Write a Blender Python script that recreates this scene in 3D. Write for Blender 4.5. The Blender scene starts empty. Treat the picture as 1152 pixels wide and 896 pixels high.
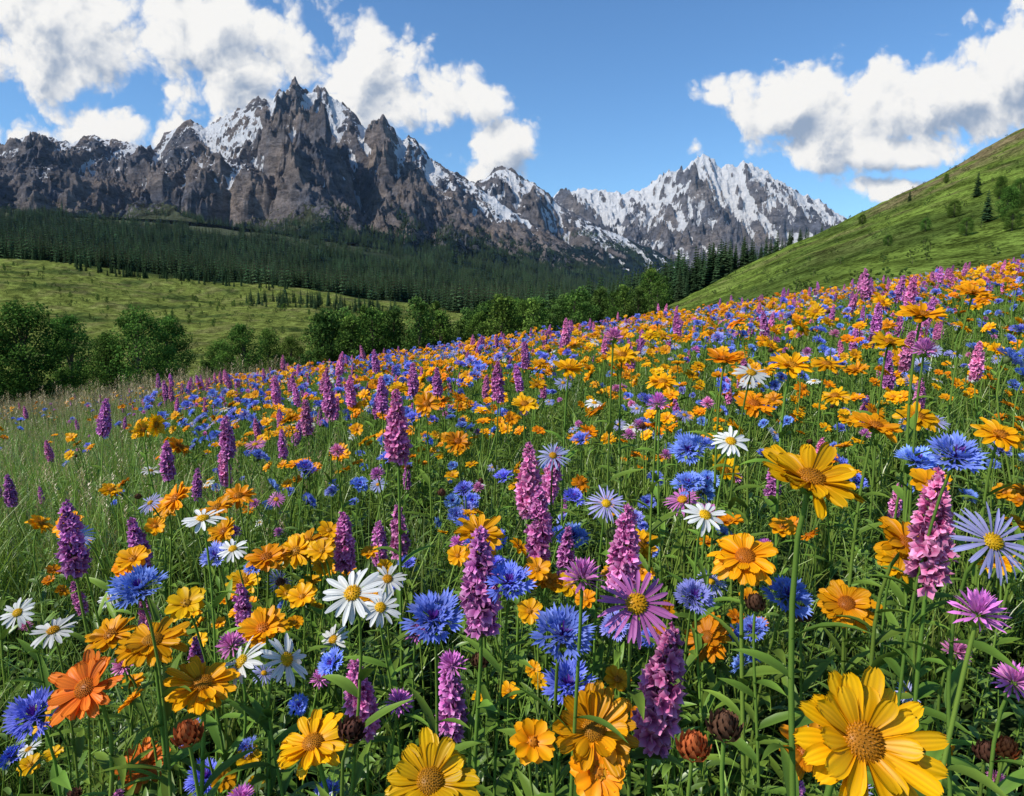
import bpy, math, random
import numpy as np
from mathutils import Vector, Matrix
random.seed(11)
RG = np.random.default_rng(11)
R = random.random
def U(a, b): return a + (b - a) * R()

# ------------------------------------------------------------------ survey helpers
F = 768.0
PITCH = math.radians(8.0)
CZ = 0.8
def sight(px, py):
    cx = (px - 576) / F; cu = (448 - py) / F
    dy = math.cos(PITCH) + cu * math.sin(PITCH)
    dz = -math.sin(PITCH) + cu * math.cos(PITCH)
    return cx / dy, dz / dy

# ------------------------------------------------------------------ noise
_tabs = {}
def perlin(x, y, seed=0):
    if seed not in _tabs:
        r = np.random.default_rng(seed + 1000)
        p = r.permutation(256); a = r.random(256) * 2 * np.pi
        _tabs[seed] = (np.concatenate([p, p]), np.cos(a), np.sin(a))
    p, gx, gy = _tabs[seed]
    x = np.asarray(x, float); y = np.asarray(y, float)
    xi = np.floor(x).astype(int); yi = np.floor(y).astype(int)
    xf = x - xi; yf = y - yi
    xi &= 255; yi &= 255
    x1 = (xi + 1) & 255; y1 = (yi + 1) & 255
    u = xf**3 * (xf * (xf * 6 - 15) + 10); v = yf**3 * (yf * (yf * 6 - 15) + 10)
    def g(ix, iy, dx, dy):
        h = p[p[ix] + iy]
        return gx[h] * dx + gy[h] * dy
    a = g(xi, yi, xf, yf); b = g(x1, yi, xf - 1, yf)
    c = g(xi, y1, xf, yf - 1); d = g(x1, y1, xf - 1, yf - 1)
    return (a + u * (b - a)) * (1 - v) + (c + u * (d - c)) * v
def fbm(x, y, o=5, seed=0, gain=.5):
    s = 0; a = 1; f = 1
    for i in range(o):
        s = s + a * perlin(x * f + 13.1 * i, y * f - 7.7 * i, seed + i); a *= gain; f *= 2.03
    return s
def ridged(x, y, o=6, seed=0, gain=.5):
    s = 0; a = 1; f = 1; w = 1; tot = 0
    for i in range(o):
        n = 1 - np.abs(perlin(x * f + 5.3 * i, y * f + 9.1 * i, seed + i)) * 2.0
        n = np.clip(n, 0, 1) ** 1.5
        s = s + a * n * w; tot += a
        w = np.clip(n * 1.6, 0.25, 1); a *= gain; f *= 2.07
    return s / tot
def sstep(a, b, x):
    t = np.clip((x - a) / (b - a), 0, 1); return t * t * (3 - 2 * t)

# ------------------------------------------------------------------ terrain function
A_, B_ = 0.145, -0.034
ROWS = [
 (45,  [(-300,500),(0,480),(300,462),(576,424),(760,376),(950,332),(1152,300),(1400,262)]),
 (80,  [(-300,475),(0,455),(300,435),(576,412),(700,385),(760,362),(850,328),(1000,278),(1152,235),(1400,160)]),
 (150, [(-300,430),(0,412),(200,410),(330,405),(576,392),(650,382),(720,365),(800,325),(900,280),(1000,238),(1152,170),(1400,60)]),
 (220, [(-300,395),(0,385),(200,387),(400,386),(576,380),(650,372),(720,358),(760,338),(850,290),(950,245),(1000,219),(1050,193),(1100,164),(1152,136),(1400,20)]),
 (300, [(-300,370),(0,360),(200,368),(400,375),(576,374),(650,366),(720,354),(760,342),(850,312),(950,275),(1152,190),(1400,90)]),
 (450, [(-300,325),(0,318),(60,322),(200,342),(400,358),(576,366),(650,362),(720,357),(850,345),(950,325),(1152,280),(1400,220)]),
 (700, [(-300,284),(0,291),(100,301),(200,314),(300,322),(400,336),(500,348),(560,354),(640,358),(720,360),(850,350),(1152,315)]),
 (950, [(-300,280),(0,288),(200,312),(400,335),(560,350),(700,353),(850,345),(1152,330)]),
 (1400,[(-300,250),(0,258),(200,274),(400,302),(560,328),(700,343),(850,340),(1152,330)]),
 (2000,[(-300,218),(0,230),(100,238),(200,243),(300,254),(400,268),(500,288),(600,312),(680,330),(760,335),(850,335),(1152,330)]),
 (2700,[(-300,330),(1152,330)]),
 (12000,[(-300,341),(1152,341)]),
]
UG = np.linspace(-1.6, 1.6, 321)
LD = np.linspace(math.log(12), math.log(12000), 420)
_tab = [A_ * UG + B_ - CZ / 12, A_ * UG + B_ - CZ / 20 - .002]
_ld = [math.log(12), math.log(20)]
for D, pts in ROWS:
    uv = np.array([sight(*p) for p in pts])
    _tab.append(np.interp(UG, uv[:, 0], uv[:, 1])); _ld.append(math.log(D))
_tab = np.array(_tab); _ld = np.array(_ld)
VT = np.array([np.interp(LD, _ld, _tab[:, j]) for j in range(len(UG))]).T
def blur1(a, k, axis):
    ker = np.exp(-0.5 * (np.arange(-3 * k, 3 * k + 1) / k) ** 2); ker /= ker.sum()
    pad = [(0, 0), (0, 0)]; pad[axis] = (3 * k, 3 * k)
    ap = np.pad(a, pad, mode='edge')
    return np.apply_along_axis(lambda r: np.convolve(r, ker, 'valid'), axis, ap)
VT = blur1(blur1(VT, 5, 0), 3, 1)
def H(x, y):
    x = np.asarray(x, float); y = np.asarray(y, float)
    zn = A_ * x + B_ * y + 0.05 * perlin(x * .6, y * .6, 3) + .02 * perlin(x * 2.1, y * 2.1, 4)
    D = np.clip(y, 12, 11990)
    u = np.clip(x / D, -1.59, 1.59)
    fu = (u + 1.6) / 3.2 * (len(UG) - 1); fd = (np.log(D) - LD[0]) / (LD[-1] - LD[0]) * (len(LD) - 1)
    iu = np.clip(fu.astype(int), 0, len(UG) - 2); idd = np.clip(fd.astype(int), 0, len(LD) - 2)
    tu = fu - iu; td = fd - idd
    v = (VT[idd, iu] * (1 - tu) + VT[idd, iu + 1] * tu) * (1 - td) + (VT[idd + 1, iu] * (1 - tu) + VT[idd + 1, iu + 1] * tu) * td
    zf = CZ + v * D
    amp = sstep(25, 700, y) * 9
    zf = zf + amp * fbm(x / 170, y / 170, 4, 20) + sstep(25, 120, y) * 1.1 * fbm(x / 22, y / 22, 4, 30, .55)
    w = sstep(12, 19, y)
    return zn * (1 - w) + zf * w

# ------------------------------------------------------------------ node helpers
def new_mat(name):
    m = bpy.data.materials.new(name); m.use_nodes = True
    nt = m.node_tree; nt.nodes.clear()
    return m, nt
def N(nt, t, **kw):
    n = nt.nodes.new(t)
    for k, v in kw.items():
        if k.startswith('i_'):
            k2 = k[2:]
            n.inputs[int(k2) if k2.isdigit() else k2].default_value = v
        else: setattr(n, k, v)
    return n
def plant_mat(name, transl=.3, gloss=0.0, var=.25, hue=.02):
    m, nt = new_mat(name); L = nt.links.new
    at = N(nt, 'ShaderNodeAttribute', attribute_name='Col'); col = at.outputs['Color']
    if var > 0:
        oi = N(nt, 'ShaderNodeObjectInfo')
        hs = N(nt, 'ShaderNodeHueSaturation')
        mr = N(nt, 'ShaderNodeMapRange', i_3=1 - var, i_4=1 + var); L(oi.outputs['Random'], mr.inputs[0])
        m2 = N(nt, 'ShaderNodeMath', operation='MULTIPLY', i_1=7.31); L(oi.outputs['Random'], m2.inputs[0])
        m3 = N(nt, 'ShaderNodeMath', operation='FRACT'); L(m2.outputs[0], m3.inputs[0])
        mh = N(nt, 'ShaderNodeMapRange', i_3=.5 - hue, i_4=.5 + hue); L(m3.outputs[0], mh.inputs[0])
        L(mh.outputs[0], hs.inputs['Hue']); L(mr.outputs[0], hs.inputs['Value']); L(col, hs.inputs['Color']); col = hs.outputs[0]
    d = N(nt, 'ShaderNodeBsdfDiffuse'); L(col, d.inputs[0]); cur = d.outputs[0]
    if transl > 0:
        t = N(nt, 'ShaderNodeBsdfTranslucent'); L(col, t.inputs['Color'])
        mx = N(nt, 'ShaderNodeMixShader'); mx.inputs[0].default_value = transl; L(cur, mx.inputs[1]); L(t.outputs[0], mx.inputs[2]); cur = mx.outputs[0]
    if gloss > 0:
        g = N(nt, 'ShaderNodeBsdfGlossy'); g.inputs['Roughness'].default_value = .42; g.inputs[0].default_value = (1, 1, 1, 1)
        mx = N(nt, 'ShaderNodeMixShader'); mx.inputs[0].default_value = gloss; L(cur, mx.inputs[1]); L(g.outputs[0], mx.inputs[2]); cur = mx.outputs[0]
    o = N(nt, 'ShaderNodeOutputMaterial'); L(cur, o.inputs[0])
    return m
MAT_FLOWER = plant_mat('petals_and_leaves', .22, .012, .2, .014)
MAT_GRASS = plant_mat('grass_blades', .32, .05, 0)
MAT_TREE = plant_mat('tree_foliage', .15, 0, .25, .02)
MAT_CONIFER = plant_mat('conifer_foliage', 0, 0, .35, .02)

# ------------------------------------------------------------------ mesh builder
class MB:
    def __init__(s): s.v = []; s.f = []; s.c = []; s.n = 0
    def add(s, V, Fc, C, M=None):
        V = np.asarray(V, float)
        if M is not None:
            M = np.array(M); V = V @ M[:3, :3].T + M[:3, 3]
        C = np.asarray(C, float)
        if C.ndim == 1: C = np.tile(C, (len(V), 1))
        s.v.append(V); s.c.append(C)
        if isinstance(Fc, np.ndarray): s.f.extend((Fc + s.n).tolist())
        else: s.f.extend([[i + s.n for i in f] for f in Fc])
        s.n += len(V)
    def merge(s, o, M=None, k=1.0):
        s.add(np.concatenate(o.v), o.f, np.concatenate(o.c) * k, M)
    def mesh(s, name, mat, smooth=True):
        me = bpy.data.meshes.new(name)
        me.from_pydata(np.concatenate(s.v).tolist(), [], s.f)
        ca = me.color_attributes.new('Col', 'FLOAT_COLOR', 'POINT')
        C = np.concatenate(s.c); C = np.concatenate([np.clip(C, 0, 1), np.ones((len(C), 1))], 1)
        ca.data.foreach_set('color', C.ravel().astype(np.float32))
        if smooth: me.polygons.foreach_set('use_smooth', [True] * len(me.polygons))
        me.materials.append(mat); me.update()
        return me
def link(ob): bpy.context.scene.collection.objects.link(ob); return ob
def mul(c, k): return tuple(a * k for a in c)
def lerp(a, b, t): return np.asarray(a) * (1 - t) + np.asarray(b) * t
def Rz(a): return Matrix.Rotation(a, 4, 'Z')
def Rx(a): return Matrix.Rotation(a, 4, 'X')
def Ry(a): return Matrix.Rotation(a, 4, 'Y')
def T(x, y, z): return Matrix.Translation((x, y, z))

def tube(mb, pts, rad, sides, col):
    pts = [Vector(p) for p in pts]; V = []; n = len(pts)
    for i, p in enumerate(pts):
        d = (pts[min(i + 1, n - 1)] - pts[max(i - 1, 0)]).normalized()
        a = (Vector((1, 0, 0)) - d * d.x).normalized() if abs(d.x) < .9 else (Vector((0, 1, 0)) - d * d.y).normalized()
        b = d.cross(a)
        r = rad[i] if hasattr(rad, '__len__') else rad
        for k in range(sides):
            t = 2 * math.pi * k / sides
            V.append(p + a * (r * math.cos(t)) + b * (r * math.sin(t)))
    Fc = [(i * sides + k, i * sides + (k + 1) % sides, (i + 1) * sides + (k + 1) % sides, (i + 1) * sides + k) for i in range(n - 1) for k in range(sides)]
    mb.add([tuple(v) for v in V], Fc, col)

def petal(mb, M, L, W, elev, curl, cup, c0, c1, nl=6, shape='blunt', wav=.0, nw=4):
    V = []; C = []
    x = z = 0.0
    for i in range(nl + 1):
        t = i / nl
        if shape == 'blunt':
            w = (.32 + 1.15 * t) if t < .55 else 1.0
            w = min(w, 1.0)
            if t > .7: w *= math.sqrt(max(0, 1 - ((t - .7) / .34) ** 2))
        elif shape == 'thin':
            w = (.4 + 1.2 * t) if t < .5 else 1.0
            if t > .6: w *= math.sqrt(max(0, 1 - ((t - .6) / .42) ** 2))
        else:
            w = math.sin(math.pi * (0.08 + .92 * t) ** .8) + .04
        if i: a2 = elev + curl * t; x += math.cos(a2) * L / nl; z += math.sin(a2) * L / nl
        for j in range(nw + 1):
            s = j / nw * 2 - 1
            rip = wav * W * math.sin(j * 2.3 + 1) * t
            groove = -.06 * W * (j % 2) if nw > 4 else 0
            notch = -L * .045 * (j % 2 == 0) if (i == nl and shape == 'blunt') else 0
            V.append((x + notch, s * W * .5 * w, z + cup * W * s * s * w + rip + groove))
            k = .74 + .26 * (j % 2 == 0)
            C.append(lerp(c0, c1, min(1, t * 1.25) ** .8) * k)
    Fc = [(i * (nw + 1) + j, (i + 1) * (nw + 1) + j, (i + 1) * (nw + 1) + j + 1, i * (nw + 1) + j + 1) for i in range(nl) for j in range(nw)]
    mb.add(V, Fc, np.array(C), M)

def dome(mb, r, h, col0, col1, n=80, z0=0.0, bump=.1):
    rings = 5; seg = 14; V = [(0, 0, z0 + h)]; C = [col0]
    for i in range(1, rings + 1):
        t = i / rings; rr = r * math.sin(t * math.pi / 2); zz = z0 + h * math.cos(t * math.pi / 2)
        for k in range(seg): V.append((rr * math.cos(k * 2 * math.pi / seg), rr * math.sin(k * 2 * math.pi / seg), zz)); C.append(lerp(col0, col1, t))
    Fc = [(0, 1 + k, 1 + (k + 1) % seg) for k in range(seg)]
    for i in range(rings - 1):
        for k in range(seg):
            a = 1 + i * seg + k; b = 1 + i * seg + (k + 1) % seg
            Fc.append((a, a + seg, b + seg, b))
    mb.add(V, Fc, np.array(C))
    for q in range(n):
        t = math.sqrt((q + .5) / n); an = q * 2.39996
        rr = r * 1.02 * math.sin(t * math.pi / 2); zz = z0 + h * math.cos(t * math.pi / 2)
        nrm = Vector((rr / r, 0, .6 * (zz - z0) / max(h, 1e-5) + .35)).normalized()
        s = r * bump * U(.8, 1.2); M = Rz(an) @ T(rr, 0, zz) @ nrm.to_track_quat('Z', 'X').to_matrix().to_4x4()
        c = lerp(col0, col1, t) * U(.75, 1.35)
        mb.add([(s, 0, 0), (0, s, 0), (-s, 0, 0), (0, -s, 0), (0, 0, s * 2.0)], [(0, 1, 4), (1, 2, 4), (2, 3, 4), (3, 0, 4)], np.array([c * .6] * 4 + [c * 1.35]), M)

GREEN = (.17, .285, .038); DGREEN = (.075, .145, .022)
def calyx(mb, r, h, col=GREEN, n=12, flare=.5):
    V = []; prof = [(0, -h), (.55, -h * .85), (1, -h * .4), (.9, 0)]; seg = 10
    for pr, z in prof:
        for k in range(seg): V.append((r * (pr + .08) * math.cos(k * 2 * math.pi / seg), r * (pr + .08) * math.sin(k * 2 * math.pi / seg), z))
    Fc = [(i * seg + k, i * seg + (k + 1) % seg, (i + 1) * seg + (k + 1) % seg, (i + 1) * seg + k) for i in range(3) for k in range(seg)]
    mb.add(V, Fc, col)
    for k in range(n):
        petal(mb, Rz(k * 2 * math.pi / n + .2) @ T(r * .8, 0, -h * .35), r * 1.3, r * .5, flare, -.3, .1, mul(col, .8), mul(col, 1.2), 3, 'leaf')

OR = [((.76, .21, .002), (.90, .35, .004)), ((.84, .30, .002), (.93, .48, .004)), ((.80, .25, .002), (.92, .41, .004)), ((.72, .16, .008), (.88, .29, .022))]
def head_orange(r, var=0, npet=19, layers=2, elev=.12, hero=False):
    mb = MB(); c0, c1 = OR[var]
    for l in range(layers):
        n = npet - 4 * l
        for k in range(n):
            if not hero and R() < .05: continue
            an = 2 * math.pi * (k + .5 * l) / n + U(-.12, .12)
            Ln = r * (.84 - .2 * l) * U(.8, 1.08)
            e = elev + .16 * l + U(-.2, .22)
            kk = U(.74, 1.08)
            petal(mb, Rz(an) @ T(r * .14, 0, .02 * r * l + U(0, .02) * r) @ Rx(U(-.4, .4)), Ln, r * U(.23, .32), e, U(-.75, .2), U(-.18, .28), mul(c0, kk), mul(c1, kk), 8 if hero else 5, 'blunt', .06, 8 if hero else 4)
    dome(mb, r * .25, r * .14, (.34, .12, .008), (.60, .21, .006), 190 if hero else 50, .02 * r, .08 if hero else .14)
    calyx(mb, r * .22, r * .28)
    return mb
def head_cupflower(r, var=1):
    mb = MB(); c0, c1 = OR[var]
    for l in range(2):
        n = 7
        for k in range(n):
            an = 2 * math.pi * (k + .5 * l) / n + U(-.12, .12)
            petal(mb, Rz(an) @ T(r * .08, 0, 0), r * U(.85, 1.05), r * .58, U(.2, .5) + .25 * l, -.5, .12, mul(c0, .9), c1, 4, 'blunt', .06, 3)
    dome(mb, r * .25, r * .22, (.45, .18, .01), (.6, .25, .01), 16, .02 * r, .2)
    calyx(mb, r * .2, r * .25, n=5)
    return mb
def head_daisy(r, c0, c1, npet=20, w=.17, elev=.05, cen=((.66, .33, .006), (.74, .42, .01)), cr=.24, droop=-.35):
    mb = MB()
    for k in range(npet):
        an = 2 * math.pi * k / npet + U(-.1, .1)
        petal(mb, Rz(an) @ T(r * .15, 0, U(0, .03) * r) @ Rx(U(-.4, .4)), r * U(.7, .9), r * w * U(.8, 1.15), elev + U(-.18, .24), droop * U(.1, 1.9), U(-.1, .25), mul(c0, U(.8, 1.05)), mul(c1, U(.88, 1.05)), 5, 'thin')
    dome(mb, r * cr, r * .13, cen[0], cen[1], 60, 0.01 * r, .13)
    calyx(mb, r * .2, r * .2, n=8)
    return mb
def head_cornflower(r, var=0):
    mb = MB()
    a = [((.08, .10, .46), (.20, .26, .78)), ((.13, .12, .46), (.32, .33, .78)), ((.09, .13, .50), (.22, .34, .84))][var]
    for ring, (n, rr, el) in enumerate([(12, 1.0, .18), (11, .82, .55), (8, .6, .9)]):
        for k in range(n):
            an = 2 * math.pi * (k + .5 * ring) / n + U(-.15, .15); e = el + U(-.2, .2); Lr = r * rr * U(.85, 1.1)
            M = Rz(an) @ Ry(-e) @ T(r * .08, 0, 0) @ Rx(U(-.6, .6))
            s = Lr * .5; kk = U(.75, 1.2)
            V = [(0, -.012 * r, 0), (0, .012 * r, 0), (s, -.05 * r, 0), (s, .05 * r, 0)]; C = [a[0]] * 2 + [lerp(a[0], a[1], .6)] * 2
            mb.add(V, [(0, 2, 3, 1)], np.array(C) * kk, M)
            for q in range(5):
                la = (q - 2) * .30 + U(-.08, .08); ll = Lr * .5 * (1 - .07 * abs(q - 2)) * U(.9, 1.1); w = .06 * r
                y0 = (q - 2) * .022 * r; up = U(-.06, .14) * r
                d = (math.cos(la), math.sin(la)); nrm = (-d[1], d[0])
                V = [(s - .03 * r, y0, 0), (s + d[0] * ll * .55 + nrm[0] * w, y0 + d[1] * ll * .55 + nrm[1] * w, up * .4 + .02 * r), (s + d[0] * ll * .55, y0 + d[1] * ll * .55, up * .4 - .01 * r), (s + d[0] * ll * .55 - nrm[0] * w, y0 + d[1] * ll * .55 - nrm[1] * w, up * .4 + .02 * r), (s + d[0] * ll, y0 + d[1] * ll, up)]
                mb.add(V, [(0, 2, 1), (0, 3, 2), (1, 2, 4), (2, 3, 4)], np.array([lerp(a[0], a[1], .5)] + [a[1]] * 3 + [mul(a[1], 1.15)]) * kk, M)
    for k in range(26):
        an = U(0, 6.28); e = U(.75, 1.5); M = Rz(an) @ Ry(-e); l = r * U(.3, .5); w = .02 * r
        mb.add([(0, -w, 0), (0, w, 0), (l, -w * 1.3, 0), (l, w * 1.3, 0), (l * 1.08, 0, .0)], [(0, 2, 3, 1), (2, 4, 3)], np.array([(.12, .03, .3)] * 4 + [(.35, .2, .6)]), M)
    calyx(mb, r * .24, r * .5, (.09, .13, .04), 8, 1.1)
    return mb
PU = [((.48, .07, .29), (.80, .24, .54)), ((.40, .07, .32), (.70, .22, .58)), ((.56, .08, .30), (.86, .29, .56))]
def head_spike(hh, r, var=0):
    mb = MB(); c0, c1 = PU[var]
    tube(mb, [(0, 0, -.01), (0, 0, hh * .5), (0, 0, hh * .96)], [r * .22, r * .18, r * .08], 5, (.12, .1, .05))
    n = 120
    for q in range(n):
        t = (q + .5) / n; z = hh * t; an = q * 2.39996 + U(-.3, .3)
        rr = r * (1.0 - .55 * t ** 3.5) * (0.78 + .22 * min(1, t * 6)) * U(.66, 1.25)
        e = .05 + .75 * t ** 1.5 + U(-.35, .35)
        sz = rr * (1.15 - .35 * t)
        M0 = T(0, 0, z + U(-.003, .003)) @ Rz(an) @ Ry(-e)
        kk = U(.55, 1.25)
        mb.add([(0, -.1 * r, 0), (0, .1 * r, 0), (rr * .6, 0, .09 * r), (rr * .6, 0, -.09 * r)], [(0, 2, 3), (1, 3, 2)], np.array([mul(c0, .7)] * 4), M0)
        for k, (pa, pl) in enumerate([(0, 1), (1.25, .85), (-1.25, .85), (2.5, .9), (-2.5, .9)]):
            M = M0 @ T(rr * .45, 0, 0) @ Rx(pa) @ Ry(-.7 + U(-.35, .35))
            w = sz * .21; l = sz * .72 * pl
            mb.add([(0, 0, 0), (l * .6, -w, .1 * w), (l * .6, w, .1 * w), (l, 0, .0), (l * .6, 0, -.35 * w)], [(0, 1, 4), (0, 4, 2), (1, 3, 4), (4, 3, 2)], np.array([c0, c1, c1, lerp(c1, (.9, .7, .85), .3), lerp(c0, c1, .5)]) * kk, M)
    return mb
def head_clover(r, var=0):
    mb = MB(); c0, c1 = PU[var]
    for q in range(90):
        t = (q + .5) / 90; an = q * 2.39996; e = -.25 + 1.75 * t
        M = Rz(an) @ Ry(-e + U(-.1, .1)) @ T(r * .25, 0, 0) @ Rx(U(-1, 1)); l = r * .75 * U(.8, 1.12); w = r * .07
        k = U(.7, 1.2)
        mb.add([(0, -w * .5, 0), (0, w * .5, 0), (l * .7, w, w * .5), (l * .7, -w, w * .5), (l, 0, 0)], [(0, 3, 2, 1), (3, 4, 2)], np.array([lerp(c0, (.6, .5, .5), .3)] * 2 + [c1] * 2 + [mul(c1, 1.2)]) * k, M)
    calyx(mb, r * .3, r * .5, n=6)
    return mb
def head_bud(r, var=0):
    mb = MB(); base = [(.14, .065, .04), (.50, .15, .04), (.10, .14, .05)][var]
    for ring in range(6):
        n = 9
        for k in range(n):
            petal(mb, T(0, 0, r * (-.75 + ring * .12)) @ Rz(2 * math.pi * (k + .5 * (ring % 2)) / n) @ T(r * (.45 - .05 * ring), 0, 0), r * 1.15, r * .55, .35 + ring * .17, 1.0, -.1, mul(base, .7), mul(base, U(.9, 1.4)), 4, 'leaf')
    calyx(mb, r * .5, r * .9, (.10, .13, .05), 9, 1.1)
    return mb

def leaf(mb, p, az, L, W, elev, curl, c0=DGREEN, c1=GREEN, nl=5):
    petal(mb, T(*p) @ Rz(az) @ Rx(U(-.4, .4)), L, W, elev, curl, .22, c0, c1, nl, 'leaf', nw=2)
def plant(head, top, axis, stem_r=.0022, leaves=9, leaf_len=.08, base=(0, 0, 0), stemcol=(.17, .28, .045)):
    mb = MB(); b = Vector(base); t = Vector(top); ax = Vector(axis).normalized(); h = (t - b).length
    n = 8; pts = []
    p1 = b + Vector((U(-.03, .03), U(-.03, .03), h * .45)); p2 = t - ax * h * .22
    for i in range(n + 1):
        s = i / n
        pts.append(b * (1 - s) ** 3 + p1 * 3 * s * (1 - s) ** 2 + p2 * 3 * s * s * (1 - s) + t * s ** 3)
    tube(mb, pts, [stem_r * (1.35 - .45 * i / n) for i in range(n + 1)], 5, stemcol)
    for k in range(leaves):
        s = .05 + .68 * (k + R() * .7) / leaves
        i = min(int(s * n), n - 1); p = pts[i].lerp(pts[i + 1], s * n - i)
        sh = 1.15 - .75 * s
        g = U(.8, 1.3)
        leaf(mb, p, k * 2.4 + U(-.5, .5), leaf_len * sh * U(.8, 1.3), leaf_len * .15 * U(.8, 1.2), U(.5, 1.1), U(-1.2, -.3), mul(DGREEN, g), mul(GREEN, g))
    q = ax.to_track_quat('Z', 'Y').to_matrix().to_4x4()
    mb.merge(head, T(*t) @ q @ Rz(U(0, 6.28)))
    return mb
def axis_from(tilt, roll=0):
    return Vector((math.sin(tilt) * math.sin(roll), -math.sin(tilt) * math.cos(roll), math.cos(tilt)))

WH = ((.66, .66, .60), (.78, .78, .76)); AS = ((.36, .33, .62), (.46, .47, .82)); PA = ((.48, .10, .34), (.66, .21, .52))
def make_head(kind, size=1.0, var=None, hero=False):
    if kind == 'orange': return head_orange(.045 * size, random.choice([0, 1, 2, 2]) if var is None else var, elev=U(.0, .4), npet=random.choice([17, 19, 21]), hero=hero)
    if kind == 'cup': return head_cupflower(.026 * size, random.choice([0, 1, 1, 2]) if var is None else var)
    if kind == 'corn': return head_cornflower(.031 * size, random.randrange(3) if var is None else var)
    if kind == 'aster': return head_daisy(.033 * size, *AS, npet=34, w=.09, cr=.2)
    if kind == 'paster': return head_daisy(.036 * size, *PA, npet=30, w=.11, cr=.24)
    if kind == 'white': return head_daisy(.033 * size, *WH, npet=17, w=.2, cr=.24)
    if kind == 'spike': return head_spike(.125 * size, .022 * size, random.randrange(3) if var is None else var)
    if kind == 'clover': return head_clover(.02 * size, random.randrange(3) if var is None else var)
    if kind == 'bud': return head_bud(.013 * size, 0 if var is None else var)

# ------------------------------------------------------------------ instanced masses
def scatter(name, protos, P, rot, scl, idx):
    n = len(P)
    me = bpy.data.meshes.new(name); me.vertices.add(n)
    me.vertices.foreach_set('co', np.asarray(P, np.float32).ravel())
    a = me.attributes.new('rot', 'FLOAT_VECTOR', 'POINT'); a.data.foreach_set('vector', np.asarray(rot, np.float32).ravel())
    a = me.attributes.new('scl', 'FLOAT', 'POINT'); a.data.foreach_set('value', np.asarray(scl, np.float32).ravel())
    a = me.attributes.new('idx', 'INT', 'POINT'); a.data.foreach_set('value', np.asarray(idx, np.int32).ravel())
    ob = link(bpy.data.objects.new(name, me))
    ng = bpy.data.node_groups.new(name + '_instancing', 'GeometryNodeTree')
    ng.interface.new_socket('Geometry', in_out='INPUT', socket_type='NodeSocketGeometry')
    ng.interface.new_socket('Geometry', in_out='OUTPUT', socket_type='NodeSocketGeometry')
    gi = ng.nodes.new('NodeGroupInput'); go = ng.nodes.new('NodeGroupOutput')
    jn = ng.nodes.new('GeometryNodeJoinGeometry'); iop = ng.nodes.new('GeometryNodeInstanceOnPoints')
    for i, m in enumerate(protos):
        po = bpy.data.objects.new('%s_part_%d' % (name, i), m)
        oi = ng.nodes.new('GeometryNodeObjectInfo'); oi.inputs[0].default_value = po
        gti = ng.nodes.new('GeometryNodeGeometryToInstance')
        ng.links.new(oi.outputs['Geometry'], gti.inputs[0]); ng.links.new(gti.outputs[0], jn.inputs[0])
    def na(nm, ty):
        q = ng.nodes.new('GeometryNodeInputNamedAttribute'); q.data_type = ty; q.inputs[0].default_value = nm; return q.outputs[0]
    ng.links.new(gi.outputs[0], iop.inputs['Points']); ng.links.new(jn.outputs[0], iop.inputs['Instance'])
    iop.inputs['Pick Instance'].default_value = True
    ng.links.new(na('idx', 'INT'), iop.inputs['Instance Index']); ng.links.new(na('rot', 'FLOAT_VECTOR'), iop.inputs['Rotation'])
    ng.links.new(na('scl', 'FLOAT'), iop.inputs['Scale']); ng.links.new(iop.outputs[0], go.inputs[0])
    md = ob.modifiers.new('instances', 'NODES'); md.node_group = ng
    return ob

def protos_for(kind, n, hgt, tl, size=1.0, leaves=9, **kw):
    out = []
    for i in range(n):
        h = hgt * U(.86, 1.14); ax = axis_from(U(*tl), U(-.7, .7))
        p = plant(make_head(kind, size, kw.get('var')), (U(-.04, .04), U(-.04, .04), h), ax, leaves=leaves)
        if kind in ('cup', 'corn'):
            for q in range(3 if kind == 'cup' else 1):
                p2 = plant(make_head(kind, size * U(.65, .95)), (U(-.10, .10), U(-.08, .08), h * U(.8, 1.0)), axis_from(U(*tl), U(-1, 1)), leaves=2, stem_r=.0015)
                p.merge(p2)
        out.append(p.mesh('%s_%d' % (kind, i), MAT_FLOWER))
    return out

def field_points(dens_near, dens_far, ymin, ymax):
    area_pts = []
    ys = np.linspace(ymin, ymax, 200)
    for y0, y1 in zip(ys[:-1], ys[1:]):
        ym = (y0 + y1) / 2; w = 2 * (.84 * ym + .8)
        d = dens_near + (dens_far - dens_near) * min(1, ym / 10)
        k = RG.poisson(w * (y1 - y0) * d)
        area_pts.append(np.stack([(RG.random(k) - .5) * w, y0 + RG.random(k) * (y1 - y0)], 1))
    return np.concatenate(area_pts)

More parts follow.
